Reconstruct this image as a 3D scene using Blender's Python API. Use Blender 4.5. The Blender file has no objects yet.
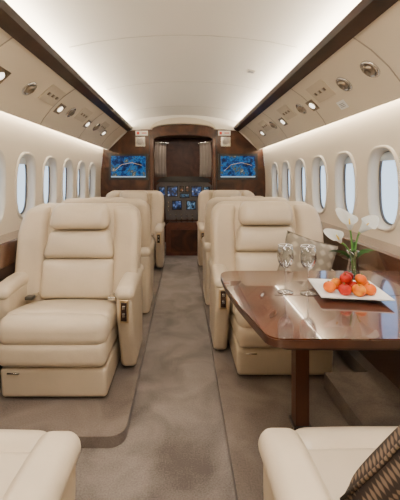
import bpy, bmesh, math, random
from mathutils import Vector, Matrix
random.seed(4)
PI=math.pi
C=bpy.context.scene.collection
SC=bpy.context.scene

# ---------------------------------------------------------------- materials
def nodes(name):
    m=bpy.data.materials.new(name); m.use_nodes=True
    nt=m.node_tree; b=nt.nodes['Principled BSDF']
    return m,nt,b
def plain(name,col,rough=.5,metal=0,coat=0,emis=0,ecol=None,trans=0,bump=0,bscale=200,var=0.0,vscale=6,spec=None,sheen=0):
    m,nt,b=nodes(name)
    b.inputs['Base Color'].default_value=(*col,1); b.inputs['Roughness'].default_value=rough
    b.inputs['Metallic'].default_value=metal; b.inputs['Coat Weight'].default_value=coat
    b.inputs['Transmission Weight'].default_value=trans
    b.inputs['Sheen Weight'].default_value=sheen
    if spec is not None: b.inputs['Specular IOR Level'].default_value=spec
    if emis:
        b.inputs['Emission Color'].default_value=(*(ecol or col),1); b.inputs['Emission Strength'].default_value=emis
    tc=nt.nodes.new('ShaderNodeTexCoord')
    if bump:
        n=nt.nodes.new('ShaderNodeTexNoise'); n.inputs['Scale'].default_value=bscale; n.inputs['Detail'].default_value=4
        nt.links.new(tc.outputs['Object'],n.inputs['Vector'])
        bp=nt.nodes.new('ShaderNodeBump'); bp.inputs['Strength'].default_value=bump; bp.inputs['Distance'].default_value=.01
        nt.links.new(n.outputs['Fac'],bp.inputs['Height']); nt.links.new(bp.outputs['Normal'],b.inputs['Normal'])
    if var:
        n2=nt.nodes.new('ShaderNodeTexNoise'); n2.inputs['Scale'].default_value=vscale; n2.inputs['Detail'].default_value=5
        nt.links.new(tc.outputs['Object'],n2.inputs['Vector'])
        r=nt.nodes.new('ShaderNodeValToRGB')
        r.color_ramp.elements[0].position=.3; r.color_ramp.elements[1].position=.7
        r.color_ramp.elements[0].color=(*[c*(1-var) for c in col],1); r.color_ramp.elements[1].color=(*[min(1,c*(1+var)) for c in col],1)
        nt.links.new(n2.outputs['Fac'],r.inputs['Fac']); nt.links.new(r.outputs['Color'],b.inputs['Base Color'])
    return m
def wood(name,dark,light,scale=3,rough=.12,coat=1,stretch=(1,1,1),dist=6,burl=False,spec=.5):
    m,nt,b=nodes(name)
    tc=nt.nodes.new('ShaderNodeTexCoord'); mp=nt.nodes.new('ShaderNodeMapping'); mp.inputs['Scale'].default_value=stretch
    nt.links.new(tc.outputs['Object'],mp.inputs['Vector'])
    n=nt.nodes.new('ShaderNodeTexNoise'); n.inputs['Scale'].default_value=scale; n.inputs['Detail'].default_value=8; n.inputs['Distortion'].default_value=dist*.3
    nt.links.new(mp.outputs['Vector'],n.inputs['Vector'])
    r=nt.nodes.new('ShaderNodeValToRGB'); r.color_ramp.elements[0].color=(*dark,1); r.color_ramp.elements[1].color=(*light,1)
    if burl:
        r.color_ramp.elements[0].position=.3; r.color_ramp.elements[1].position=.72
        nt.links.new(n.outputs['Fac'],r.inputs['Fac'])
    else:
        w=nt.nodes.new('ShaderNodeTexWave'); w.inputs['Scale'].default_value=scale*1.5; w.inputs['Distortion'].default_value=dist; w.inputs['Detail'].default_value=4; w.inputs['Detail Scale'].default_value=2
        nt.links.new(mp.outputs['Vector'],w.inputs['Vector'])
        mx=nt.nodes.new('ShaderNodeMath'); mx.operation='MULTIPLY'
        nt.links.new(n.outputs['Fac'],mx.inputs[0]); nt.links.new(w.outputs['Fac'],mx.inputs[1])
        r.color_ramp.elements[0].position=.05; r.color_ramp.elements[1].position=.6
        nt.links.new(mx.outputs[0],r.inputs['Fac'])
    nt.links.new(r.outputs['Color'],b.inputs['Base Color'])
    b.inputs['Roughness'].default_value=rough+.15; b.inputs['Coat Weight'].default_value=coat; b.inputs['Coat Roughness'].default_value=rough*.4
    b.inputs['Specular IOR Level'].default_value=spec
    return m
def carpet(name,a,c,sheen=.3):
    m,nt,b=nodes(name)
    tc=nt.nodes.new('ShaderNodeTexCoord')
    n=nt.nodes.new('ShaderNodeTexNoise'); n.inputs['Scale'].default_value=160; n.inputs['Detail'].default_value=2
    n2=nt.nodes.new('ShaderNodeTexNoise'); n2.inputs['Scale'].default_value=4.0; n2.inputs['Detail'].default_value=4; n2.inputs['Distortion'].default_value=.8
    for q in (n,n2): nt.links.new(tc.outputs['Object'],q.inputs['Vector'])
    ad=nt.nodes.new('ShaderNodeMixRGB'); ad.inputs[0].default_value=.66; nt.links.new(n.outputs['Fac'],ad.inputs[1]); nt.links.new(n2.outputs['Fac'],ad.inputs[2])
    r=nt.nodes.new('ShaderNodeValToRGB'); r.color_ramp.elements[0].position=.36; r.color_ramp.elements[1].position=.64
    r.color_ramp.elements[0].color=(*a,1); r.color_ramp.elements[1].color=(*c,1)
    nt.links.new(ad.outputs[0],r.inputs['Fac']); nt.links.new(r.outputs['Color'],b.inputs['Base Color'])
    bp=nt.nodes.new('ShaderNodeBump'); bp.inputs['Strength'].default_value=.3; bp.inputs['Distance'].default_value=.004
    nt.links.new(n.outputs['Fac'],bp.inputs['Height']); nt.links.new(bp.outputs['Normal'],b.inputs['Normal'])
    b.inputs['Roughness'].default_value=.9; b.inputs['Sheen Weight'].default_value=sheen; b.inputs['Specular IOR Level'].default_value=.1
    return m
def weave(name,a,c,scale,thr=.3):
    m,nt,b=nodes(name)
    tc=nt.nodes.new('ShaderNodeTexCoord'); mp=nt.nodes.new('ShaderNodeMapping'); mp.inputs['Rotation'].default_value=(0,PI/4,0)
    nt.links.new(tc.outputs['Object'],mp.inputs['Vector'])
    sx=nt.nodes.new('ShaderNodeSeparateXYZ'); nt.links.new(mp.outputs['Vector'],sx.inputs[0])
    outs=[]
    for k in ('X','Z'):
        a1=nt.nodes.new('ShaderNodeMath'); a1.operation='MULTIPLY'; a1.inputs[1].default_value=scale; nt.links.new(sx.outputs[k],a1.inputs[0])
        s=nt.nodes.new('ShaderNodeMath'); s.operation='SINE'; nt.links.new(a1.outputs[0],s.inputs[0]); outs.append(s)
    pr=nt.nodes.new('ShaderNodeMath'); pr.operation='MULTIPLY'; nt.links.new(outs[0].outputs[0],pr.inputs[0]); nt.links.new(outs[1].outputs[0],pr.inputs[1])
    r=nt.nodes.new('ShaderNodeValToRGB'); r.color_ramp.elements[0].position=.0; r.color_ramp.elements[1].position=thr
    r.color_ramp.elements[0].color=(*a,1); r.color_ramp.elements[1].color=(*c,1)
    nt.links.new(pr.outputs[0],r.inputs['Fac']); nt.links.new(r.outputs['Color'],b.inputs['Base Color'])
    b.inputs['Roughness'].default_value=.8
    return m
def mapscreen(name,seed):
    m,nt,b=nodes(name)
    tc=nt.nodes.new('ShaderNodeTexCoord'); mp=nt.nodes.new('ShaderNodeMapping'); mp.inputs['Location'].default_value=(seed,0,seed*.7)
    nt.links.new(tc.outputs['Object'],mp.inputs['Vector'])
    n=nt.nodes.new('ShaderNodeTexNoise'); n.inputs['Scale'].default_value=10; n.inputs['Detail'].default_value=9; n.inputs['Roughness'].default_value=.7; nt.links.new(mp.outputs['Vector'],n.inputs['Vector'])
    r=nt.nodes.new('ShaderNodeValToRGB'); e=r.color_ramp.elements
    e[0].position=.40; e[0].color=(.001,.004,.016,1); e[1].position=.74; e[1].color=(.6,.6,.55,1)
    q=e.new(.49); q.color=(.002,.03,.13,1); q=e.new(.53); q.color=(.01,.15,.38,1); q=e.new(.56); q.color=(.01,.035,.035,1); q=e.new(.63); q.color=(.11,.10,.06,1)
    nt.links.new(n.outputs['Fac'],r.inputs['Fac']); nt.links.new(r.outputs['Color'],b.inputs['Emission Color'])
    b.inputs['Emission Strength'].default_value=1.3; b.inputs['Base Color'].default_value=(.01,.01,.02,1); b.inputs['Roughness'].default_value=.3; b.inputs['Specular IOR Level'].default_value=.1
    return m
def instr(name,col,scale):
    m,nt,b=nodes(name)
    tc=nt.nodes.new('ShaderNodeTexCoord')
    n=nt.nodes.new('ShaderNodeTexNoise'); n.inputs['Scale'].default_value=scale; n.inputs['Detail'].default_value=3; nt.links.new(tc.outputs['Object'],n.inputs['Vector'])
    r=nt.nodes.new('ShaderNodeValToRGB'); e=r.color_ramp.elements
    e[0].position=.42; e[0].color=(.0,.004,.012,1); e[1].position=.76; e[1].color=(.55,.65,.75,1)
    q=e.new(.58); q.color=(*col,1)
    nt.links.new(n.outputs['Fac'],r.inputs['Fac']); nt.links.new(r.outputs['Color'],b.inputs['Emission Color'])
    b.inputs['Emission Strength'].default_value=.85; b.inputs['Base Color'].default_value=(.01,.01,.015,1); b.inputs['Roughness'].default_value=.25
    return m
LEATHER=plain('cream_leather',(.57,.47,.345),.36,bump=.30,bscale=14,var=.07,vscale=4)
LEATHER2=plain('cream_leather_pad',(.62,.52,.39),.30,bump=.30,bscale=14,var=.07,vscale=4)
SHELLM=plain('cream_panel',(.75,.665,.53),.38,var=.02,vscale=2)
COVERM=plain('cream_cover',(.62,.54,.42),.4,var=.02,vscale=2)
WALLM=plain('cream_wall_lining',(.77,.685,.555),.5,var=.02,vscale=2)
CEILM=plain('white_ceiling_lining',(.89,.85,.77),.55,var=.01,vscale=2)
BEZ=plain('window_bezel_plastic',(.66,.60,.51),.38,var=.02)
GASKET=plain('grey_window_gasket',(.12,.12,.13),.5,var=.05)
SEAM=plain('seam_grey',(.42,.36,.29),.6,var=.02)
SEAMC=plain('seam_pale',(.70,.66,.58),.6,var=.02)
WOODM=wood('dark_strip_veneer',(.010,.005,.003),(.045,.018,.010),4,.3,.25,(1,.3,1),6,True,.3)
WOODB=wood('dark_bulkhead_veneer',(.022,.008,.004),(.11,.038,.017),5,.25,.3,(1,1,.8),4,True,.35)
TABLEM=wood('table_burl_veneer',(.012,.0035,.002),(.14,.038,.017),10,.01,.9,(1,1.3,1),6,True,.4)
LEGM=wood('table_leg_veneer',(.07,.026,.014),(.13,.050,.026),4,.2,.4,(3,3,.4),3,True,.4)
EDGEM=wood('table_edge_veneer',(.030,.012,.008),(.07,.028,.016),4,.15,.4,(1,6,1),3,True,.4)
LEDGEM=wood('side_ledge_veneer',(.045,.018,.010),(.14,.057,.031),7,.06,.9,(1,.4,1),5,True,.4)
DADOM=plain('brown_leather_dado',(.070,.038,.025),.55,bump=.2,var=.15)
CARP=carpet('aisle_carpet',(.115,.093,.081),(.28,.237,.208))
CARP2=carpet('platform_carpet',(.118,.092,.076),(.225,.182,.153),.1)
CHROME=plain('brushed_metal',(.62,.60,.56),.25,1,var=.05,vscale=40)
BRONZE=plain('bronze_metal',(.30,.245,.185),.3,1,var=.05,vscale=40)
DKMET=plain('dark_metal',(.08,.075,.07),.35,.7,var=.1,vscale=30)
BLACK=plain('black_plastic',(.012,.012,.013),.35,var=.1,vscale=30)
BRASS=plain('brass_trim',(.66,.52,.32),.3,1,var=.05,vscale=30)
TAUPE=plain('taupe_fabric',(.50,.45,.41),.8,bump=.3,bscale=90,var=.1)
BELT=plain('beige_webbing',(.35,.29,.2),.7,bump=.4,bscale=300,var=.1,vscale=60)
GLOWC=plain('cove_lamp_glow',(1,.93,.80),.5,emis=47,ecol=(1,.88,.71))
GLOWW=plain('wall_wash_glow',(1,.93,.80),.5,emis=22,ecol=(1,.89,.72))
LENS=plain('reading_lamp_lens',(1,.95,.85),.3,emis=3,ecol=(1,.9,.75))
PORC=plain('white_porcelain',(.9,.9,.9),.35,coat=.2,var=.01)
PETAL=plain('white_petal',(.95,.97,.96),.5,var=.02,vscale=30)
THROAT=plain('green_white_throat',(.45,.62,.25),.5,var=.1,vscale=30)
SPADIX=plain('yellow_spadix',(.8,.55,.08),.6,bump=.4,bscale=300)
STEM=plain('green_stem',(.08,.24,.04),.5,var=.2,vscale=30)
LEAF=plain('green_leaf',(.05,.17,.03),.4,var=.35,vscale=30)
PILL1=weave('patterned_beige_pillow',(.23,.195,.15),(.38,.33,.26),85,.7)
PILL2=weave('brown_woven_pillow',(.018,.010,.007),(.15,.10,.065),380,.5)
WHITEP=plain('white_placard',(.9,.9,.88),.5,var=.01); REDM=plain('red_print',(.6,.04,.03),.5,var=.05)
GREYP=plain('grey_print',(.25,.25,.26),.5,var=.05)
SCRB=instr('blue_display',(.01,.07,.26),26)
SCRW=instr('pale_display',(.05,.15,.26),34)
SCRO=instr('amber_display',(.25,.10,.02),40)
BAR=plain('pale_status_bar',(.1,.1,.1),.3,emis=.8,ecol=(.4,.6,.8),var=.1)
ROUTE=plain('route_pale',(.3,.15,.02),.3,emis=.7,ecol=(.9,.7,.4),var=.1)
PANELG=plain('grey_instrument_panel',(.11,.10,.10),.5,var=.1)
CKW=plain('cockpit_lining',(.18,.13,.10),.6,var=.1)
def thin(name,tint,rough,glossy):
    m=bpy.data.materials.new(name); m.use_nodes=True; nt=m.node_tree
    for n in list(nt.nodes): nt.nodes.remove(n)
    o=nt.nodes.new('ShaderNodeOutputMaterial'); mx=nt.nodes.new('ShaderNodeMixShader'); t=nt.nodes.new('ShaderNodeBsdfTransparent'); g=nt.nodes.new('ShaderNodeBsdfGlossy')
    g.inputs['Roughness'].default_value=rough; t.inputs['Color'].default_value=(*tint,1)
    if glossy is None:
        f=nt.nodes.new('ShaderNodeLayerWeight'); f.inputs['Blend'].default_value=.32
        pw=nt.nodes.new('ShaderNodeMath'); pw.operation='MULTIPLY_ADD'; pw.inputs[1].default_value=1.1; pw.inputs[2].default_value=.05
        nt.links.new(f.outputs['Facing'],pw.inputs[0]); nt.links.new(pw.outputs[0],mx.inputs[0])
    else: mx.inputs[0].default_value=glossy
    nt.links.new(t.outputs[0],mx.inputs[1]); nt.links.new(g.outputs[0],mx.inputs[2]); nt.links.new(mx.outputs[0],o.inputs['Surface'])
    return m
PANE=thin('window_pane',(.88,.93,.97),.05,.05)
GLASS=thin('clear_glass',(.93,.945,.95),.03,None)
WATER=thin('water',(.86,.93,.88),.02,.05)

# ---------------------------------------------------------------- helpers
def obj(name,bm,mat,parent=None,smooth=True,auto=None,loc=None,rot=None):
    me=bpy.data.meshes.new(name); bmesh.ops.recalc_face_normals(bm,faces=bm.faces[:]); bm.to_mesh(me); bm.free()
    me.materials.append(mat)
    if smooth:
        me.polygons.foreach_set('use_smooth',[True]*len(me.polygons))
        if auto is not None: me.set_sharp_from_angle(angle=math.radians(auto))
    o=bpy.data.objects.new(name,me); C.objects.link(o)
    if parent: o.parent=parent
    if loc: o.location=loc
    if rot: o.rotation_euler=rot
    return o
def tag(o,label,cat,group=None):
    o['label']=label; o['category']=cat
    if group: o['group']=group
    return o
def thing(name,label,cat,loc=(0,0,0),rz=0,group=None):
    o=bpy.data.objects.new(name,None); C.objects.link(o); o.location=loc; o.rotation_euler=(0,0,rz); o.empty_display_size=.05
    return tag(o,label,cat,group)
def struct(name,bm,mat,**k):
    o=obj(name,bm,mat,**k); o['kind']='structure'; return o
def dup(root,loc,rot,label,group=None):
    r=root.copy(); C.objects.link(r); r.location=loc; r.rotation_euler=rot; r['label']=label
    if group: r['group']=group
    for ch in list(root.children):
        c=ch.copy(); C.objects.link(c); c.parent=r
        for g in list(ch.children):
            d=g.copy(); C.objects.link(d); d.parent=c
    return r
def axis(h,r,m):
    t=[1,math.tan(math.radians(30)),math.tan(math.radians(15)),0]
    a=[-(h-r)-r*k for k in t]
    mid=[-(h-r)+2*(h-r)*i/m for i in range(1,m)]
    return a+mid+[-x for x in reversed(a)]
def rbox(bm,c,h,r,m=6,pf=0,pt=0,fn=None):
    r=min(r,min(h)*.98); ax=[axis(h[i],r,m) for i in range(3)]; vs={}
    def V(i,j,k):
        if (i,j,k) in vs: return vs[(i,j,k)]
        q=Vector((ax[0][i],ax[1][j],ax[2][k])); cc=Vector([max(-(h[a]-r),min(h[a]-r,q[a])) for a in range(3)]); v=q-cc
        p=cc+v.normalized()*r
        u=1-(p.x/h[0])**2; w=1-(p.z/h[2])**2; y=1-(p.y/h[1])**2
        if pf and p.y<0: p.y-=pf*max(0,u)**.6*max(0,w)**.6*(-p.y/h[1])
        if pt and p.z>0: p.z+=pt*max(0,u)**.6*max(0,y)**.6*(p.z/h[2])
        p=p+Vector(c)
        if fn: p=fn(p)
        vs[(i,j,k)]=bm.verts.new(p); return vs[(i,j,k)]
    N=len(ax[0])-1
    for i in range(N):
        for j in range(N):
            for e in (0,N):
                for f in ([V(i,j,e),V(i+1,j,e),V(i+1,j+1,e),V(i,j+1,e)],[V(i,e,j),V(i+1,e,j),V(i+1,e,j+1),V(i,e,j+1)],[V(e,i,j),V(e,i+1,j),V(e,i+1,j+1),V(e,i,j+1)]):
                    bm.faces.new(f)
    return bm
def RB(*a,**k): return rbox(bmesh.new(),*a,**k)
def lathe(bm,prof,n=28,c=(0,0,0),M=None):
    rings=[]
    for (r,z) in prof:
        ring=[]
        for i in range(n):
            p=Vector((r*math.cos(2*PI*i/n),r*math.sin(2*PI*i/n),z))
            if M: p=M@p
            ring.append(bm.verts.new(p+Vector(c)))
        rings.append(ring)
    for a,b in zip(rings,rings[1:]):
        for i in range(n): bm.faces.new([a[i],a[(i+1)%n],b[(i+1)%n],b[i]])
    for R_ in (rings[0],rings[-1]): bm.faces.new(R_)
    return bm
def tube(bm,pts,rad,n=8):
    rings=[]
    for i,p in enumerate(pts):
        p=Vector(p); a=Vector(pts[max(0,i-1)]); b=Vector(pts[min(len(pts)-1,i+1)]); t=(b-a).normalized()
        u=t.orthogonal().normalized() if abs(t.x)>.9 else t.cross(Vector((1,0,0))).normalized(); v=t.cross(u)
        rr=rad[i] if isinstance(rad,(list,tuple)) else rad
        rings.append([bm.verts.new(p+u*rr*math.cos(2*PI*k/n)+v*rr*math.sin(2*PI*k/n)) for k in range(n)])
    for a,b in zip(rings,rings[1:]):
        for i in range(n): bm.faces.new([a[i],a[(i+1)%n],b[(i+1)%n],b[i]])
    bm.faces.new(rings[0]); bm.faces.new(rings[-1]); return bm
def extr_y(bm,poly,y0,y1,closed=True,caps=True,ny=1):
    ys=[y0+(y1-y0)*i/ny for i in range(ny+1)]
    R_=[[bm.verts.new((x,y,z)) for (x,z) in poly] for y in ys]; n=len(poly)
    for a,b in zip(R_,R_[1:]):
        for i in range(n if closed else n-1): bm.faces.new([a[i],a[(i+1)%n],b[(i+1)%n],b[i]])
    if closed and caps: bm.faces.new(R_[0]); bm.faces.new(R_[-1])
    return bm
def extr_z(bm,poly,z0,z1):
    a=[bm.verts.new((x,y,z0)) for x,y in poly]; b=[bm.verts.new((x,y,z1)) for x,y in poly]; n=len(poly)
    for i in range(n): bm.faces.new([a[i],a[(i+1)%n],b[(i+1)%n],b[i]])
    bm.faces.new(a); bm.faces.new(b); return bm
def bevel(bm,w,seg=2,ang=30):
    ed=[e for e in bm.edges if len(e.link_faces)==2 and e.calc_face_angle(0)>math.radians(ang)]
    bmesh.ops.bevel(bm,geom=ed,offset=w,segments=seg,profile=.6,affect='EDGES'); return bm
def box(bm,x0,x1,y0,y1,z0,z1): return extr_z(bm,[(x0,y0),(x1,y0),(x1,y1),(x0,y1)],z0,z1)

# ---------------------------------------------------------------- room shell
YB=-1.2; YF=4.95
def wx(z): return 1.20-.15*(z-.98)**2
Z0,Z1,ZC=.70,1.56,1.04
NS=48
def se(a,b,e=2.8):
    out=[]
    for i in range(NS):
        t=2*PI*i/NS; c=math.cos(t); s=math.sin(t)
        out.append((a*math.copysign(abs(c)**(2/e),c),b*math.copysign(abs(s)**(2/e),s)))
    return out
WA,WB=.152,.240
def wall(side,centers,pitch):
    bm=bmesh.new()
    inner=se(WA,WB); A=pitch/2; outer=[]
    for (u,v) in inner:
        k=max(abs(u/WA),abs(v/WB)); uu=u/WA/k; vv=v/WB/k
        outer.append((uu*A, vv*((Z1-ZC) if vv>0 else (ZC-Z0))))
    for yc in centers:
        rings=[]
        for j in range(6):
            t=j/5
            rings.append([bm.verts.new((side*wx(ZC+a[1]*(1-t)+b[1]*t),yc+a[0]*(1-t)+b[0]*t,ZC+a[1]*(1-t)+b[1]*t)) for a,b in zip(inner,outer)])
        for a,b in zip(rings,rings[1:]):
            for i in range(NS): bm.faces.new([a[i],a[(i+1)%NS],b[(i+1)%NS],b[i]])
    zs=sorted({round(ZC+v,5) for (u,v) in outer if u>A*.999})
    for (ya,yb) in ((YB,centers[0]-A),(centers[-1]+A,YF)):
        col=[[bm.verts.new((side*wx(z),y,z)) for z in zs] for y in (ya,yb)]
        for i in range(len(zs)-1): bm.faces.new([col[0][i],col[0][i+1],col[1][i+1],col[1][i]])
    return bm
LW=[2.12+.465*k for k in range(-1,6)]; RW=[2.03+.473*k for k in range(-1,6)]
struct('wall_left',wall(-1,LW,.465),WALLM); struct('wall_right',wall(1,RW,.473),WALLM)
wn=1
DR=.055
for side,cs in ((-1,LW),(1,RW)):
    for yc in cs:
        bm=bmesh.new(); prof=[(.016,.0005),(.014,.011),(.006,.016),(-.003,.009),(-.007,-.010),(-.012,-DR),(-.018,-DR-.003)]
        rings=[]
        for da,d in prof:
            rings.append([bm.verts.new((side*(wx(ZC+v)-d),yc+u,ZC+v)) for u,v in se(WA+da,WB+da)])
        for a,b in zip(rings,rings[1:]):
            for i in range(NS): bm.faces.new([a[i],a[(i+1)%NS],b[(i+1)%NS],b[i]])
        w=struct('window_%d'%wn,bm,BEZ); wn+=1
        bm=bmesh.new(); rings=[[bm.verts.new((side*(wx(ZC+v)-d),yc+u,ZC+v)) for u,v in se(WA+da,WB+da)] for da,d in [(-.015,-DR-.002),(-.017,-DR+.008),(-.024,-DR+.008),(-.027,-DR-.004)]]
        for a,b in zip(rings,rings[1:]):
            for i in range(NS): bm.faces.new([a[i],a[(i+1)%NS],b[(i+1)%NS],b[i]])
        obj('gasket',bm,GASKET,w)
        bm=bmesh.new(); bm.faces.new([bm.verts.new((side*(wx(ZC+v)+DR+.002),yc+u,ZC+v)) for u,v in se(WA-.025,WB-.025)])
        obj('pane',bm,PANE,w,smooth=False)
        pts=[p for p in se(WA-.022,WB-.022) if p[1]>.16]; pts.sort(key=lambda p:p[0])
        bm=bmesh.new(); lo=[(p[0],.165) for p in pts]; dd=DR-.014
        fr=[bm.verts.new((side*(wx(ZC+v)+dd),yc+u,ZC+v)) for u,v in pts]; bk=[bm.verts.new((side*(wx(ZC+v)+dd),yc+u,ZC+v)) for u,v in lo]
        for i in range(len(pts)-1):
            bm.faces.new([fr[i],fr[i+1],bk[i+1],bk[i]])
        bmesh.ops.solidify(bm,geom=bm.faces[:],thickness=.004)
        obj('window_shade',bm,BEZ,w,auto=30)
half=[(1.17,1.54),(1.13,1.66),(1.05,1.77),(.94,1.865),(.84,1.905),(.72,1.93),(.55,1.965),(.36,1.99),(.18,2.003),(0,2.008)]
prof=[(-x,z) for x,z in half]+[(x,z) for x,z in reversed(half[:-1])]
struct('ceiling',extr_y(bmesh.new(),prof,YB,YF,closed=False,ny=6),CEILM)
tn=1
for y in (2.15,3.2,4.3):
    bm=bmesh.new(); pts=[p for p in prof if abs(p[0])<.8]
    poly=[(x,z-.001) for x,z in pts]+[(x,z-.0035) for x,z in reversed(pts)]
    extr_y(bm,poly,y,y+.005); struct('trim_%d'%tn,bm,SEAMC,smooth=False); tn+=1
bm=bmesh.new(); box(bm,-1.1,1.1,YB,YF+1.6,-.10,-.05); struct('floor',bm,CARP,smooth=False)
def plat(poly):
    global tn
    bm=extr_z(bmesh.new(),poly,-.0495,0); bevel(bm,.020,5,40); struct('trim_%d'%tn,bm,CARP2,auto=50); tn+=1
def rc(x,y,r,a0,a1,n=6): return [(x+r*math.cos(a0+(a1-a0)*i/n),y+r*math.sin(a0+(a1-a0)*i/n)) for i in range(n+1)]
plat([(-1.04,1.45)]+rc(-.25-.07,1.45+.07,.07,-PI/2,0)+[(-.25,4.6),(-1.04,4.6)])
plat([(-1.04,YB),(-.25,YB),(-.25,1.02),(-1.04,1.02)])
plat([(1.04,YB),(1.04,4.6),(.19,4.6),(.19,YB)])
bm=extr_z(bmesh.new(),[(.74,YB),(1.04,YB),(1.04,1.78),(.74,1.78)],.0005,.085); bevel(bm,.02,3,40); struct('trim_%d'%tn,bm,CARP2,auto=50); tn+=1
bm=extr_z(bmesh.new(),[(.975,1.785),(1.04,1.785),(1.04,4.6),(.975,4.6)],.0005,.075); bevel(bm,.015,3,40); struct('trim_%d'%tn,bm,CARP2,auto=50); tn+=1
for s,nm in ((-1,'left'),(1,'right')):
    bm=extr_y(bmesh.new(),[(s*1.045,-.06),(s*1.045,.60),(s*1.08,.60),(s*1.08,-.06)],YB,YF); struct('baseboard_'+nm,bm,DADOM,smooth=False)
    bm=extr_y(bmesh.new(),[(s*1.03,.585),(s*1.03,.715),(s*1.04,.725),(s*1.215,.725),(s*1.215,.585)],YB,YF); bevel(bm,.006,2,40)
    struct('trim_%d'%tn,bm,LEDGEM,auto=40); tn+=1
    pts=[(1.08,1.50),(1.055,1.545),(.985,1.635),(.90,1.715),(.80,1.785)]
    poly=[(s*x,z) for x,z in pts]+[(s*.82,1.81),(s*.92,1.74),(s*1.01,1.655),(s*1.085,1.555),(s*1.10,1.505)]
    bm=extr_y(bmesh.new(),poly,YB,YF-.001); struct('trim_%d'%tn,bm,SHELLM,auto=35); tn+=1
    for y in (1.62,2.56,3.5,4.44):
        poly=[(s*(x-.001),z-.001) for x,z in pts]+[(s*(x-.0025),z-.0025) for x,z in reversed(pts)]
        bm=extr_y(bmesh.new(),poly,y,y+.007); struct('trim_%d'%tn,bm,SEAM,smooth=False); tn+=1
    poly=[(s*.808,1.768),(s*.742,1.797),(s*.732,1.832),(s*.740,1.834),(s*.752,1.810),(s*.812,1.785)]
    bm=extr_y(bmesh.new(),poly,YB,YF-.001); struct('trim_%d'%tn,bm,WOODM,auto=35); tn+=1
    bm=bmesh.new(); extr_y(bm,[(s*.775,1.825),(s*.82,1.832),(s*.82,1.822),(s*.775,1.815)],YB+.05,YF-.05)
    tag(obj('light_strip',bm,GLOWC,smooth=False),'hidden warm cove light strip along the %s ceiling edge'%nm,'light')
    bm=bmesh.new(); extr_y(bm,[(s*1.105,1.53),(s*1.14,1.53),(s*1.14,1.54),(s*1.105,1.54)],YB+.05,YF-.05)
    tag(obj('light_strip',bm,GLOWW,smooth=False),'wall washing light strip above the %s row of windows'%nm,'light')
bm=bmesh.new(); box(bm,-1.3,1.3,YB-.05,YB-.001,-.1,2.1); struct('wall_back',bm,WALLM,smooth=False)

# ---------------------------------------------------------------- bulkhead + cockpit shell
def bulk(s):
    poly=[(s*1.21,-.06),(s*.45,-.06),(s*.45,1.80),(s*.60,1.80),(s*.80,1.78),(s*1.09,1.50),(s*1.16,1.52),(s*1.215,1.0)]
    return extr_y(bmesh.new(),poly,YF,YF+.05)
struct('wall_front_left',bulk(-1),WOODB,smooth=False); struct('wall_front_right',bulk(1),WOODB,smooth=False)
ANG=[PI*i/24 for i in range(25)]
arc=[(.449*math.cos(a),1.62+.10*math.sin(a)**.7) for a in ANG]
toparc=[(.4495*math.cos(a),1.80+.075*math.sin(a)) for a in ANG]
bm=extr_y(bmesh.new(),toparc[::-1]+arc,YF-.002,YF+.05); struct('trim_%d'%tn,bm,WOODB,smooth=False); tn+=1
bm=extr_y(bmesh.new(),[(-1.2,1.5),(-1.09,1.5),(-.80,1.78),(-.60,1.801),(-.45,1.801)]+toparc[::-1][1:-1]+[(.45,1.801),(.60,1.801),(.80,1.78),(1.09,1.5),(1.2,1.5),(1.2,2.1),(-1.2,2.1)],YF+.001,YF+.05)
struct('wall_front',bm,CEILM,smooth=False)
a1=[(.47*math.cos(a),1.803+.165*math.sin(a)) for a in ANG]; a2=[(.45*math.cos(a),1.803+.075*math.sin(a)) for a in ANG]
bm=extr_y(bmesh.new(),a1+a2[::-1],YF-.05,YF); struct('trim_%d'%tn,bm,SHELLM,auto=40); tn+=1
for s in (-1,1):
    bm=bmesh.new(); box(bm,s*.45-.02,s*.45+.02,YF-.02,YF+.06,-.05,1.66); bevel(bm,.006,2); struct('trim_%d'%tn,bm,LEGM,auto=40); tn+=1
    bm=bmesh.new(); box(bm,s*.49-.004,s*.49+.004,YF-.006,YF,-.05,1.79); struct('trim_%d'%tn,bm,BLACK,smooth=False); tn+=1
CKD=wood('red_brown_cockpit_lining',(.035,.014,.009),(.10,.042,.026),4,.4,.1,burl=True,spec=.3)
bm=bmesh.new(); box(bm,-.95,.95,6.05,6.1,-.1,1.95); struct('wall_cockpit_front',bm,CKD,smooth=False)
for s,nm in ((-1,'left'),(1,'right')):
    bm=bmesh.new(); box(bm,min(s*.7,s*.74),max(s*.7,s*.74),YF+.05,6.05,-.1,1.95); struct('wall_cockpit_'+nm,bm,CKW,smooth=False)
bm=bmesh.new(); box(bm,-.95,.95,YF+.05,6.1,1.80,1.84); struct('trim_%d'%tn,bm,CKW,smooth=False); tn+=1

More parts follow.
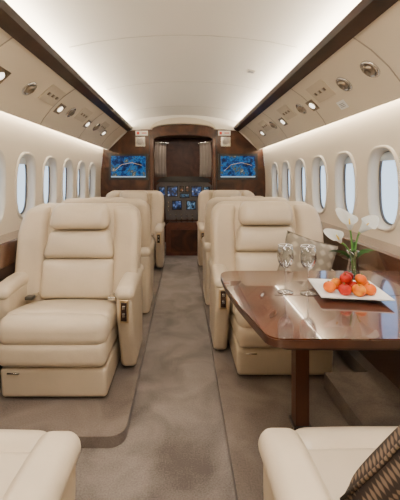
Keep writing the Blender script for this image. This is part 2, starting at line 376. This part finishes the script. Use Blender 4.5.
# ---------------------------------------------------------------- seats
def make_seat(side,label,loc,rz,rec=.20,back=-.12):
    def shear(p):
        q=p.copy(); q.y+=back
        if q.z>.36: q.y+=(q.z-.36)*rec
        if q.z>.80: q.x*=1-.13*((q.z-.80)/.135)**2.5
        if q.z<.60: q.x*=1-.06*((.60-q.z)/.30)**2
        return q
    def slope(p):
        q=p.copy(); q.z-=max(0,(q.y+.30))*.20; return q
    t=thing('cabin_armchair',label,'armchair',loc,rz,'cream leather cabin armchairs')
    bm=RB((0,.0,.012),(.2,.2,.012),.008,3); obj('floor_plate',bm,DKMET,t)
    def kick(p):
        q=p.copy()
        if q.y<0: q.y+=.018*max(0,1-q.z/.17)**1.5
        return q
    obj('base',RB((0,-.075,.093),(.262,.27,.078),.022,6,fn=kick),LEATHER,t)
    obj('seat_skirt',RB((0,-.08,.247),(.266,.292,.066),.038,6,pf=.014),LEATHER,t)
    cd=.147 if back>-.05 else .115
    obj('seat_cushion',RB((0,(cd-.297)/2,.368),(.272,(cd+.297)/2,.055),.035,7,pt=.028,fn=slope),LEATHER2,t)
    obj('thigh_bolster',RB((0,-.325,.352),(.272,.057,.070),.054,7,pt=.008,pf=.006),LEATHER2,t)
    obj('backrest',RB((0,.225,.60),(.368,.065,.335),.06,8,fn=shear),LEATHER,t)
    def taper(p):
        q=p.copy(); q.x*=1-.17*max(0,min(1,(q.z-.60)/.17)); q.x*=1+.06*max(0,min(1,(.5-q.z)/.12))
        return shear(q)
    for s in (-1,1):
        def wing(p,s=s):
            q=shear(p); o=max(0,(abs(p.x)-.24)/.12); q.y-=.055*o*o*(1 if p.z<.76 else max(0,1-(p.z-.76)/.16)); return q
        obj('side_bolster',RB((s*.286,.176,.62),(.080,.046,.300),.042,9,pf=.020,fn=wing),LEATHER,t)
    obj('lumbar_pad',RB((0,.162,.495),(.220,.048,.115),.036,8,pf=.036,fn=taper),LEATHER2,t)
    obj('upper_pad',RB((0,.162,.695),(.224,.048,.084),.036,8,pf=.028,fn=taper),LEATHER2,t)
    obj('headrest',RB((0,.148,.862),(.182,.064,.078),.044,7,pf=.024,fn=shear),LEATHER2,t)
    for s in (-1,1):
        def arm(p):
            q=p.copy()
            if q.y<0: q.y+=.16*max(0,1-q.z/.36)*min(1,-q.y/.2)
            return q
        def padf(p):
            q=p.copy(); q.z-=max(0,-(q.y+.10))*.12; return q
        a=obj('armrest',RB((s*.327,.02,.255),(.043,.24,.235),.028,7,fn=arm),LEATHER,t)
        obj('arm_pad',RB((s*.329,.018,.502),(.051,.250,.034),.033,7,pt=.010,fn=padf),LEATHER2,a)
        if s==side:
            c=obj('recline_control',RB((s*.327,-.217,.40),(.025,.008,.062),.006,3),BRASS,a)
            obj('control_plate',RB((s*.327,-.226,.40),(.015,.004,.048),.003,3),WOODM,a)
            for z in (.385,.425):
                obj('button',RB((s*.327,-.231,z),(.007,.003,.010),.002,2),CHROME,a)
        b=obj('seat_belt',RB((s*.235,.00,.407),(.016,.055,.006),.004,3,fn=lambda p:Vector((p.x,p.y,p.z+max(0,(p.y+.01))*.3))),BELT,t)
        obj('buckle',RB((s*.235,-.065,.420),(.022,.024,.010),.005,3),CHROME if s==side else DKMET,b)
    bm=bmesh.new(); tube(bm,[(-.22,-.350,.150),(-.16,-.351,.150)],.004,6)
    obj('release_bar',bm,CHROME,t)
    return t
XL,XR=-.637,.56
sL=make_seat(1,'cream leather seat facing the camera left of the aisle, largest whole seat in view',(XL,2.005,0),0)
sR=make_seat(-1,'cream leather seat facing the camera behind the wooden table, holding a patterned pillow',(XR,2.19,0),0)
dup(sR,(XL,2.95,0),(0,0,PI),'left cream seat seen from behind, just beyond the nearest whole left seat')
dup(sL,(XR,3.12,0),(0,0,PI),'right cream seat seen from behind, just beyond the seat at the table')
dup(sL,(XL+.03,4.12,0),(0,0,0),'farthest cream leather seat on the left, in front of the left bulkhead screen')
dup(sR,(XR,4.22,0),(0,0,0),'farthest cream leather seat on the right, in front of the right bulkhead screen')
make_seat(-1,'cropped cream leather seat in the bottom left corner, facing forward',(-.612,.57,0),PI,.45,0)
make_seat(1,'cropped cream leather seat in the bottom right corner, holding a brown woven pillow',(.553,.58,0),PI,.45,0)

# ---------------------------------------------------------------- pillows
def pillow(name,mat,label,loc,rot,w,th):
    bm=bmesh.new(); N=16; vs={}
    for sgn in (-1,1):
        for i in range(N+1):
            for j in range(N+1):
                u=-1+2*i/N; v=-1+2*j/N
                f=max(0,(1-u**4)*(1-v**4))**.55
                pin=1-.07*(1-u*u)*abs(v)**3; pin2=1-.07*(1-v*v)*abs(u)**3
                p=Vector((u*w*pin2,sgn*th*f,v*w*pin))
                edge=i in(0,N) or j in (0,N)
                key=(i,j,0 if edge else sgn)
                if key not in vs: vs[key]=bm.verts.new(p)
        for i in range(N):
            for j in range(N):
                g=lambda a,b:vs[(a,b,0 if (a in(0,N) or b in(0,N)) else sgn)]
                bm.faces.new([g(i,j),g(i+1,j),g(i+1,j+1),g(i,j+1)])
    o=obj(name,bm,mat,None,loc=loc,rot=rot); tag(o,label,'pillow')
    bm=bmesh.new(); tube(bm,[(-w,0,-w),(w*.0,0,-w*.93),(w,0,-w),(w*.93,0,0),(w,0,w),(0,0,w*.93),(-w,0,w),(-w*.93,0,0),(-w,0,-w)],.004,6)
    obj('piping',bm,mat,o); return o
pillow('throw_pillow',PILL1,'beige patterned throw pillow leaning on the seat behind the table',(.725,2.00,.60),(math.radians(-14),math.radians(17),math.radians(-8)),.150,.085)
pillow('throw_pillow',PILL2,'dark brown woven throw pillow in the bottom right seat',(.462,.63,.545),(math.radians(22),math.radians(22),math.radians(8)),.12,.05)

# ---------------------------------------------------------------- table
TZ=.655
t=thing('cabin_table','glossy dark burl wood table with one leg, extending from right wall ledge','table',(.6,1.3,0))
P=rc(.285,1.0,.05,PI*1.5,PI*1.02,5)+[(.20,1.2),(.178,1.4)]+rc(.245,1.57,.07,PI,PI/2,5)+[(1.028,1.64),(1.028,.95)]
P=[(x-.6,y-1.3) for x,y in P]
bm=extr_z(bmesh.new(),P,TZ-.004,TZ); obj('tabletop',bm,TABLEM,t,auto=30)
def off(P,d): 
    return [(x-math.copysign(d,x) if x<.3 else x,y-math.copysign(d,y)) for x,y in P]
bm=extr_z(bmesh.new(),[(x*1.004,y*1.004) if x<.3 else (x,y*1.004) for x,y in P],TZ-.026,TZ-.0042); bevel(bm,.004,2,50); obj('edge_band',bm,EDGEM,t,auto=30)
bm=extr_z(bmesh.new(),off(P,.035),TZ-.05,TZ-.0265); obj('apron',bm,WOODM,t,auto=30)
bm=bmesh.new(); extr_z(bm,[(-.104,.195),(-.045,.195),(-.045,.255),(-.104,.255)],.012,TZ-.051); bevel(bm,.008,3); obj('leg',bm,LEGM,t,auto=40)
bm=bmesh.new(); extr_z(bm,[(-.114,.185),(-.035,.185),(-.035,.265),(-.114,.265)],.0005,.012); bevel(bm,.004,2); obj('foot',bm,DKMET,t,auto=40)
bm=bmesh.new(); box(bm,-.25,.36,-.002,.002,TZ,TZ+.0006); obj('fold_seam',bm,BLACK,t,smooth=False)

def glass_bm():
    pr=[(.0005,.0),(.030,.0),(.030,.002),(.011,.005),(.004,.012),(.0035,.085),(.006,.093),(.018,.102),(.028,.118),(.0315,.136),(.030,.158),(.0265,.183),
        (.0253,.183),(.0288,.158),(.0302,.136),(.0267,.119),(.017,.104),(.0005,.098)]
    return lathe(bmesh.new(),pr,32)
g=thing('wine_glass','clear stemmed wine glass nearer the aisle edge of the table','glass',(.402,1.335,TZ+.001),0,'wine glasses on the table')
obj('bowl_and_stem',glass_bm(),GLASS,g)
bm=bmesh.new(); rr=[]
for i in range(32):
    a=2*PI*i/32; rr.append([bm.verts.new(((.0259+.0009*math.cos(b))*math.cos(a),(.0259+.0009*math.cos(b))*math.sin(a),.184+.0009*math.sin(b))) for b in [2*PI*k/6 for k in range(6)]])
for i in range(32):
    for k in range(6): bm.faces.new([rr[i][k],rr[(i+1)%32][k],rr[(i+1)%32][(k+1)%6],rr[i][(k+1)%6]])
obj('rim_glint',bm,PORC,g)  # white ring paints the bright highlight along the clear glass lip
dup(g,(.485,1.32,TZ+.001),(0,0,0),'clear stemmed wine glass beside the fruit plate')
t=thing('square_plate','square white porcelain plate piled with fruit on the wooden table','plate',(.632,1.31,TZ+.001),math.radians(-8))
bm=bmesh.new(); N=12; g0={}
for i in range(N+1):
    for j in range(N+1):
        u=-1+2*i/N; v=-1+2*j/N; e=max(abs(u),abs(v)); z=.005+.014*max(0,(e-.6)/.4)**1.5
        g0[i,j]=bm.verts.new((u*.122,v*.110,z))
for i in range(N):
    for j in range(N): bm.faces.new([g0[i,j],g0[i+1,j],g0[i+1,j+1],g0[i,j+1]])
ret=bmesh.ops.extrude_face_region(bm,geom=bm.faces[:])
for v in [x for x in ret['geom'] if isinstance(x,bmesh.types.BMVert)]: v.co.z+=.004
obj('dish',bm,PORC,t,auto=50)
bm=bmesh.new(); box(bm,-.07,.07,-.055,.055,0,.006); obj('foot_ring',bm,PORC,t)
def fruitmat(n,a,b):
    m,nt,bs=nodes(n); tc=nt.nodes.new('ShaderNodeTexCoord'); no=nt.nodes.new('ShaderNodeTexNoise'); no.inputs['Scale'].default_value=22; nt.links.new(tc.outputs['Object'],no.inputs['Vector'])
    r=nt.nodes.new('ShaderNodeValToRGB'); r.color_ramp.elements[0].position=.4; r.color_ramp.elements[1].position=.62; r.color_ramp.elements[0].color=(*a,1); r.color_ramp.elements[1].color=(*b,1)
    nt.links.new(no.outputs['Fac'],r.inputs['Fac']); nt.links.new(r.outputs['Color'],bs.inputs['Base Color']); bs.inputs['Roughness'].default_value=.4; bs.inputs['Specular IOR Level'].default_value=.25
    return m
FM={'red':fruitmat('red_fruit_skin',(.28,.003,.002),(.45,.015,.003)),'orange':fruitmat('orange_fruit_skin',(.62,.10,.0),(.68,.15,.001)),'yellow':fruitmat('yellow_red_fruit_skin',(.70,.24,.003),(.42,.02,.003)),'dark red':fruitmat('dark_red_fruit_skin',(.13,.003,.004),(.26,.007,.006))}
def fruit(col,kind,label,x,y,z,r,tilt):
    o=thing(kind,label,'fruit',(x,y,z),0,'fruit piled on the white plate'); o.rotation_euler=(tilt,tilt*.5,random.random()*6)
    pr=[]
    for i in range(15):
        a=-PI/2+PI*i/14; rr=math.cos(a); zz=math.sin(a); dz=-.22*max(0,1-rr/.45)**1.5 if zz>0 else .12*max(0,1-rr/.4)**1.5
        pr.append((max(.0004,r*rr*1.03),r*(zz*.93+dz)))
    obj('flesh',lathe(bmesh.new(),pr,20),FM[col],o)
    obj('stalk',tube(bmesh.new(),[(0,0,r*.68),(0,.001,r*.9),(.002,.002,r*1.15)],.0014,6),STEM,o)
zb=TZ+.001+.009
FR=[('orange','peach','orange fruit at the aisle end of the plate',.562,1.305,.0225),
('red','apple','red fruit in the front row, second from aisle end',.606,1.272,.0225),
('yellow','peach','yellow and red fruit at the front middle of the plate',.653,1.262,.0235),
('orange','peach','bright orange fruit at the front near the wall end of plate',.700,1.275,.0225),
('orange','peach','orange fruit in the back row close to the vase',.703,1.325,.0235),
('orange','peach','orange fruit in the back row behind the dark red ones',.657,1.360,.0225),
('yellow','peach','yellow and red fruit in the back row at the aisle side',.607,1.345,.0225),
('red','apple','red fruit in the middle of the plate under the top ones',.653,1.310,.0225)]
for c,k,l,x,y,r in FR: fruit(c,k,l,x,y,zb+r*.93,r,random.uniform(-.3,.3))
for c,k,l,x,y,r in [('red','apple','bright red fruit on top of the pile, aisle side',.626,1.308,.0215),('orange','peach','orange fruit on top of the pile, wall side',.680,1.300,.0205),('dark red','apple','small dark red fruit on top of the pile, at the back',.650,1.340,.0205)]:
    fruit(c,k,l,x,y,zb+.020+.031,r,random.uniform(-.4,.4))
VX,VY=.765,1.53
v=thing('flower_vase','small clear glass vase of white lilies behind the fruit plate','vase',(VX,VY,TZ+.001))
pr=[(.0005,0),(.028,0),(.03,.004),(.026,.03),(.019,.07),(.018,.09),(.027,.12),(.0255,.12),(.0165,.09),(.0175,.07),(.0245,.031),(.026,.01),(.0005,.009)]
obj('vessel',lathe(bmesh.new(),pr,28),GLASS,v)
obj('water',lathe(bmesh.new(),[(.0004,.0105),(.0245,.0112),(.0232,.03),(.0185,.055),(.0004,.055)],28),WATER,v)
def lily(label,tip,dirv,sz,leaf):
    o=thing('calla_lily',label,'flower',(VX,VY,TZ+.012),0,'white lilies in the vase')
    tip=Vector(tip); b=Vector((random.uniform(-.008,.008),random.uniform(-.008,.008),.003)); m1=Vector((tip.x*.12,tip.y*.12,.13))
    d=Vector(dirv).normalized()
    pts=[]
    for i in range(9):
        s=i/8; pts.append(b*(1-s)**2+2*m1*s*(1-s)+tip*s*s)
    obj('stalk',tube(bmesh.new(),pts,.0042,8),STEM,o)
    # lip (tall side of the spathe) at the back, curling outward
    X=Vector((dirv[0]*1.2,.35,.2)); X=(X-d*X.dot(d)).normalized(); Y=d.cross(X); M=Matrix((X,Y,d)).transposed()
    def rings_mesh(profile):
        bm=bmesh.new(); n=24; rings=[]
        for (s,r) in profile:
            ring=[]
            for i in range(n):
                a=2*PI*i/n; c=max(0,math.cos(a)); l=s*(.80+.55*c**2*s); rr=r*(1+.20*c*s)
                p=Vector((rr*math.cos(a)*sz+.012*sz*c**3*s**4,rr*math.sin(a)*sz,l*.068*sz))
                ring.append(bm.verts.new(M@p+tip))
            rings.append(ring)
        for a,b2 in zip(rings,rings[1:]):
            for i in range(n): bm.faces.new([a[i],a[(i+1)%n],b2[(i+1)%n],b2[i]])
        bmesh.ops.solidify(bm,geom=bm.faces[:],thickness=.0012)
        return bm
    bl=obj('bloom',rings_mesh([(.12,.0065),(.25,.009),(.45,.0125),(.65,.0165),(.82,.021),(.93,.026),(1,.031)]),PETAL,o)
    obj('throat',rings_mesh([(0,.0045),(.06,.0052),(.13,.0068)]),THROAT,bl)
    obj('spadix',tube(bmesh.new(),[tip+d*.005,tip+d*.035*sz,tip+d*.058*sz],[.003,.004,.0025],8),SPADIX,bl)
    for (lt,w) in leaf:
        bm=bmesh.new(); lt=Vector(lt); s0=Vector((0,0,.05)); pv=[]
        K=10
        for i in range(K+1):
            s=i/K; c=s0*(1-s)**2+2*Vector((lt.x*.25,lt.y*.25,max(lt.z,.1)*1.1))*s*(1-s)+lt*s*s
            ww=w*math.sin(PI*min(1,s*.96+.02))**.9*(1 if s>.25 else s/.25*.8+.1)
            side=Vector((-lt.y,lt.x,0)); side=side.normalized() if side.length>0 else Vector((1,0,0))
            side=(side+Vector((0,0,.8))).normalized()
            pv.append((bm.verts.new(c-side*ww),bm.verts.new(c+Vector((0,0,-ww*.3))),bm.verts.new(c+side*ww)))
        for a,b2 in zip(pv,pv[1:]):
            bm.faces.new([a[0],a[1],b2[1],b2[0]]); bm.faces.new([a[1],a[2],b2[2],b2[1]])
        bmesh.ops.solidify(bm,geom=bm.faces[:],thickness=.0008)
        obj('leaf',bm,LEAF,o)
lily('tallest white lily at the top of the vase, opening to the left',(-.012,0,.200),(-.30,-.45,.85),1.15,[((-.12,-.02,.11),.012),((.03,.03,.14),.010)])
lily('white lily opening to the right towards the window',(.032,.01,.185),(.45,-.40,.75),1.10,[((.10,0,.11),.012),((.05,-.05,.11),.010)])
lily('lower white lily at the left of the bouquet',(-.058,-.01,.145),(-.55,-.40,.70),.95,[((-.06,.02,.08),.010),((-.02,-.05,.12),.010)])

# ---------------------------------------------------------------- overhead fittings
PS=[(1.08,1.50),(1.055,1.545),(.985,1.635),(.90,1.715),(.80,1.785)]
def pspt(s,u):
    L=[math.dist(a,b) for a,b in zip(PS,PS[1:])]; d=u*sum(L)
    for (a,b,l) in zip(PS,PS[1:],L):
        if d<=l or b==PS[-1]:
            f=d/l; x=a[0]+(b[0]-a[0])*f; z=a[1]+(b[1]-a[1])*f; tx=(b[0]-a[0])/l; tz=(b[1]-a[1])/l
            n=Vector((-abs(tz),0,-abs(tx)))
            return Vector((s*x,0,z)),Vector((s*n.x,0,n.z)).normalized(),Vector((s*tx,0,tz)).normalized()
        d-=l
def place(o,s,u,y):
    p,n,tv=pspt(s,u); M=Matrix((tv,Vector((0,1,0)) , n)).transposed()
    if M.determinant()<0: M=Matrix((-tv,Vector((0,1,0)),n)).transposed()
    o.rotation_euler=M.to_euler(); o.location=p+Vector((0,y,0))
def vent():
    o=thing('air_vent','','air vent',(0,0,0),0,'round air vents in the overhead panels')
    obj('ring',lathe(bmesh.new(),[(.056,.0),(.056,.005),(.048,.011),(.042,.011),(.038,.004),(.0005,.004)],24),CHROME,o)
    obj('nozzle',lathe(bmesh.new(),[(.035,.0045),(.034,.013),(.024,.024),(.016,.026),(.013,.014),(.0005,.013)],20),BRONZE,o)
    return o
def rlight():
    o=thing('reading_light','','light',(0,0,0),0,'reading lights in the overhead panels')
    bm=bmesh.new(); box(bm,-.046,.046,-.055,.055,0,.007); bevel(bm,.003,2); obj('bezel',bm,BRONZE,o,auto=40)
    obj('lens',lathe(bmesh.new(),[(.026,.0072),(.023,.014),(.0005,.016)],20),LENS,o); return o
def panel():
    o=thing('service_panel','','panel',(0,0,0),0,'service panels in the overhead panels')
    bm=bmesh.new(); box(bm,-.07,.07,-.13,.13,0,.006); bevel(bm,.005,2); obj('cover',bm,COVERM,o,auto=40)
    for y in (-.07,0,.07):
        bm=bmesh.new(); box(bm,-.012,.012,y-.016,y+.016,.0062,.010); obj('button',bm,BRONZE,o)
    return o
ORD=['first','second','third','fourth','fifth','sixth','seventh']
V0=vent(); L0=rlight(); P0=panel(); used={'v':0,'l':0,'p':0}
def put(kind,s,u,y,label):
    src={'v':V0,'l':L0,'p':P0}[kind]
    if used[kind]: o=dup(src,(0,0,0),(0,0,0),label)
    else: o=src; o['label']=label
    used[kind]=1; place(o,s,u,y)
for s,nm,vy,ly,py in ((-1,'left',[2.12,2.9,3.75],[1.80,2.68,3.45,4.15],[2.42,3.18,3.95]),(1,'right',[1.74,2.02,2.75,3.6],[2.55,3.3,4.15],[2.30,3.05,3.85])):
    for i,y in enumerate(vy): put('v',s,.5,y,'round metal air vent on the %s overhead panel, %s from the camera'%(nm,ORD[i]))
    for i,y in enumerate(ly): put('l',s,.45,y,'square reading light on the %s overhead panel, %s from the camera'%(nm,ORD[i]))
    for i,y in enumerate(py): put('p',s,.6,y,'slim cover with small buttons on the %s overhead panel, %s from the camera'%(nm,ORD[i]))
o=thing('notice_card','white notice placard on right overhead panel','placard'); bm=bmesh.new(); box(bm,-.03,.03,-.05,.05,0,.002); obj('card',bm,WHITEP,o,smooth=False)
for k in range(3):
    bm=bmesh.new(); box(bm,-.015+.011*k,-.011+.011*k,-.03,.03,.0021,.0025); obj('print_line',bm,GREYP,o,smooth=False)
place(o,1,.22,2.20)
o=thing('ceiling_speaker','small square grille in the right side of the white ceiling','speaker',(.55,2.75,1.962)); bm=bmesh.new(); box(bm,-.03,.03,-.03,.03,-.006,.0); bevel(bm,.002); obj('frame',bm,BEZ,o,auto=40)
bm=bmesh.new(); 
for k in range(5): box(bm,-.022,.022,-.022+.01*k,-.018+.01*k,-.0075,-.006)
obj('grille',bm,GREYP,o,smooth=False); o.rotation_euler=(0,math.radians(11),0)

# ---------------------------------------------------------------- bulkhead fittings
def monitor(x,z,label,seed):
    o=thing('wall_monitor',label,'screen',(x,YF-.001,z),0,'map screens on the bulkhead')
    bm=bmesh.new(); box(bm,-.285,.285,-.03,0,-.19,.19); bevel(bm,.012,3); obj('housing',bm,BLACK,o,auto=40)
    bm=bmesh.new(); box(bm,-.250,.250,-.033,-.0301,-.152,.156); s=obj('screen',bm,mapscreen('map_display_%d'%seed,seed),o,smooth=False)
    bm=bmesh.new(); box(bm,-.250,.250,-.0345,-.0332,-.152,-.136); obj('status_bar',bm,BAR,s,smooth=False)
    bm=bmesh.new(); tube(bm,[(-.2,-.035,-.06),(-.1,-.035,.03),(.05,-.035,.06),(.2,-.035,.02)],.0022,6); obj('route_line',bm,ROUTE,s)
    return o
monitor(-.79,1.255,'wall screen showing a blue map on the left bulkhead',3)
monitor(.795,1.255,'wall screen showing a blue map on the right bulkhead',8)
def speaker(x,label):
    o=thing('bulkhead_speaker',label,'speaker',(x,YF-.001,1.62)); bm=bmesh.new(); box(bm,-.07,.07,-.015,0,-.07,.07); bevel(bm,.012,3); obj('frame',bm,CHROME,o,auto=40)
    obj('grille',lathe(bmesh.new(),[(.05,0),(.045,.006),(.0005,.004)],20,M=Matrix.Rotation(PI/2,3,'X')),TAUPE,o,loc=(0,-.0155,0))
speaker(-.62,'small square speaker on left bulkhead above the screen'); speaker(.62,'small square speaker on right bulkhead above the screen')
for s,nm in ((-1,'left'),(1,'right')):
    o=thing('warning_sign','small lit white sign high on the %s bulkhead'%nm,'sign',(s*.60,YF-.001,1.745))
    bm=bmesh.new(); box(bm,-.09,.09,-.012,0,-.035,.035); bevel(bm,.004); obj('plate',bm,WHITEP,o,auto=40)
    bm=bmesh.new(); box(bm,-.07,-.035,-.0135,-.0122,-.02,.02); box(bm,.0,.07,-.0135,-.0122,-.006,.006); obj('symbol',bm,REDM,o,smooth=False)
for s,nm in ((-1,'left'),(1,'right')):
    bm=bmesh.new(); K=24; cols=[]
    for i in range(K+1):
        u=i/K; x=s*(.41-.17*u); y=4.985+.004*math.sin(u*PI*8); top=1.62-.03*u
        cols.append([bm.verts.new((x*(1+.03*math.sin(PI*j/8)),y,1.11+(top-1.11)*j/8)) for j in range(9)])
    for a,b in zip(cols,cols[1:]):
        for j in range(8): bm.faces.new([a[j],a[j+1],b[j+1],b[j]])
    bmesh.ops.solidify(bm,geom=bm.faces[:],thickness=.006)
    cu=tag(obj('curtain',bm,TAUPE),'taupe pleated curtain hanging on the %s of the cockpit doorway'%nm,'curtain')
    bm=bmesh.new(); tube(bm,[(s*.43,4.985,1.628),(s*.22,4.985,1.598)],.007,8); obj('rail',bm,CHROME,cu)
ip=thing('instrument_panel','cockpit instrument panel with lit displays under a dark glareshield','instrument panel',(.015,5.16,0))
bm=extr_y(bmesh.new(),[(-.27,.46),(.27,.46),(.30,.72),(.42,.78),(.42,.98),(.34,1.05),(-.34,1.05),(-.42,.98),(-.42,.78),(-.30,.72)],0,.12); bevel(bm,.01,2); obj('housing',bm,PANELG,ip,auto=35)
bm=extr_y(bmesh.new(),[(-.42,1.03),(.42,1.03),(.36,1.09),(.2,1.115),(-.2,1.115),(-.36,1.09)],-.06,.15); bevel(bm,.012,2); obj('glareshield',bm,BLACK,ip,auto=35)
for (x0,x1,z0,z1,mt) in [(-.375,-.295,.83,.95,SCRB),(-.245,-.105,.82,.96,SCRB),(-.055,-.015,.89,.96,SCRO),(-.055,.07,.80,.85,SCRW),(.03,.07,.89,.96,SCRO),(.12,.26,.82,.96,SCRB),(.305,.38,.83,.95,SCRW),(-.17,-.045,.62,.74,SCRB),(.045,.17,.62,.74,SCRW)]:
    bm=bmesh.new(); box(bm,x0-.012,x1+.012,-.010,0,z0-.012,z1+.012); bevel(bm,.003); f=obj('display_frame',bm,BLACK,ip,auto=35)
    bm=bmesh.new(); box(bm,x0,x1,-.0125,-.0102,z0,z1); obj('display',bm,mt,f,smooth=False)
for i in range(6):
    obj('knob',lathe(bmesh.new(),[(.012,0),(.011,.016),(.0005,.018)],12,M=Matrix.Rotation(PI/2,3,'X')),CHROME,ip,loc=(-.21+.084*i,-.001,.535))
for i in range(2):
    for k in range(3):
        obj('knob',lathe(bmesh.new(),[(.014,0),(.012,.02),(.0005,.022)],12,M=Matrix.Rotation(PI/2,3,'X')),CHROME,ip,loc=(-.235+.47*i,-.001,.60+.06*k))
pd=thing('centre_pedestal','dark reddish brown pedestal between the pilots at the end of the aisle','console',(.02,5.0,-.05))
bm=extr_y(bmesh.new(),[(-.27,.001),(.27,.001),(.27,.44),(.22,.49),(-.22,.49),(-.27,.44)],.0,.14); bevel(bm,.01,2); obj('cabinet',bm,wood('red_brown_veneer',(.05,.013,.007),(.15,.044,.022),6,.2,.4,burl=True),pd,auto=35)
bm=bmesh.new(); box(bm,-.20,.20,-.006,0,.06,.38); bevel(bm,.004); obj('door',bm,WOODB,pd,auto=35)
for x in (-.12,-.04,.04,.12):
    obj('lever',tube(bmesh.new(),[(x,.05,.488),(x,.03,.54),(x,.025,.56)],[.006,.006,.012],8),CHROME,pd)

# ---------------------------------------------------------------- lights, world, camera
def area(name,loc,rot,sx,sy,e,col):
    l=bpy.data.lights.new(name,'AREA'); l.shape='RECTANGLE'; l.size=sx; l.size_y=sy; l.energy=e; l.color=col
    o=bpy.data.objects.new(name,l); C.objects.link(o); o.location=loc; o.rotation_euler=rot
area('cabin_fill',(0,.3,1.96),(0,0,0),.4,1.8,35,(1,.94,.86))  # added fill light above the near aisle, not a cabin fixture
area('cockpit_fill',(0,5.25,1.78),(0,0,0),.7,.2,11,(1,.86,.74))  # added light that brightens the cockpit, no fixture there
w=bpy.data.worlds.new('World'); SC.world=w; w.use_nodes=True; nt=w.node_tree; bg=nt.nodes['Background']
tc=nt.nodes.new('ShaderNodeTexCoord'); sp=nt.nodes.new('ShaderNodeSeparateXYZ'); nt.links.new(tc.outputs['Generated'],sp.inputs[0])
r=nt.nodes.new('ShaderNodeValToRGB'); e=r.color_ramp.elements; e[0].position=.0; e[0].color=(.60,.72,.85,1); e[1].position=.35; e[1].color=(.34,.56,.90,1)
nt.links.new(sp.outputs['Z'],r.inputs['Fac']); nt.links.new(r.outputs['Color'],bg.inputs['Color']); bg.inputs['Strength'].default_value=2.6
cam=bpy.data.cameras.new('camera'); co=bpy.data.objects.new('camera',cam); C.objects.link(co)
co.location=(0,0,1.107); co.rotation_euler=(PI/2,0,0); cam.sensor_width=36; cam.lens=340/500*36; cam.shift_x=17/500; cam.shift_y=-73/500; cam.clip_start=.05
SC.camera=co
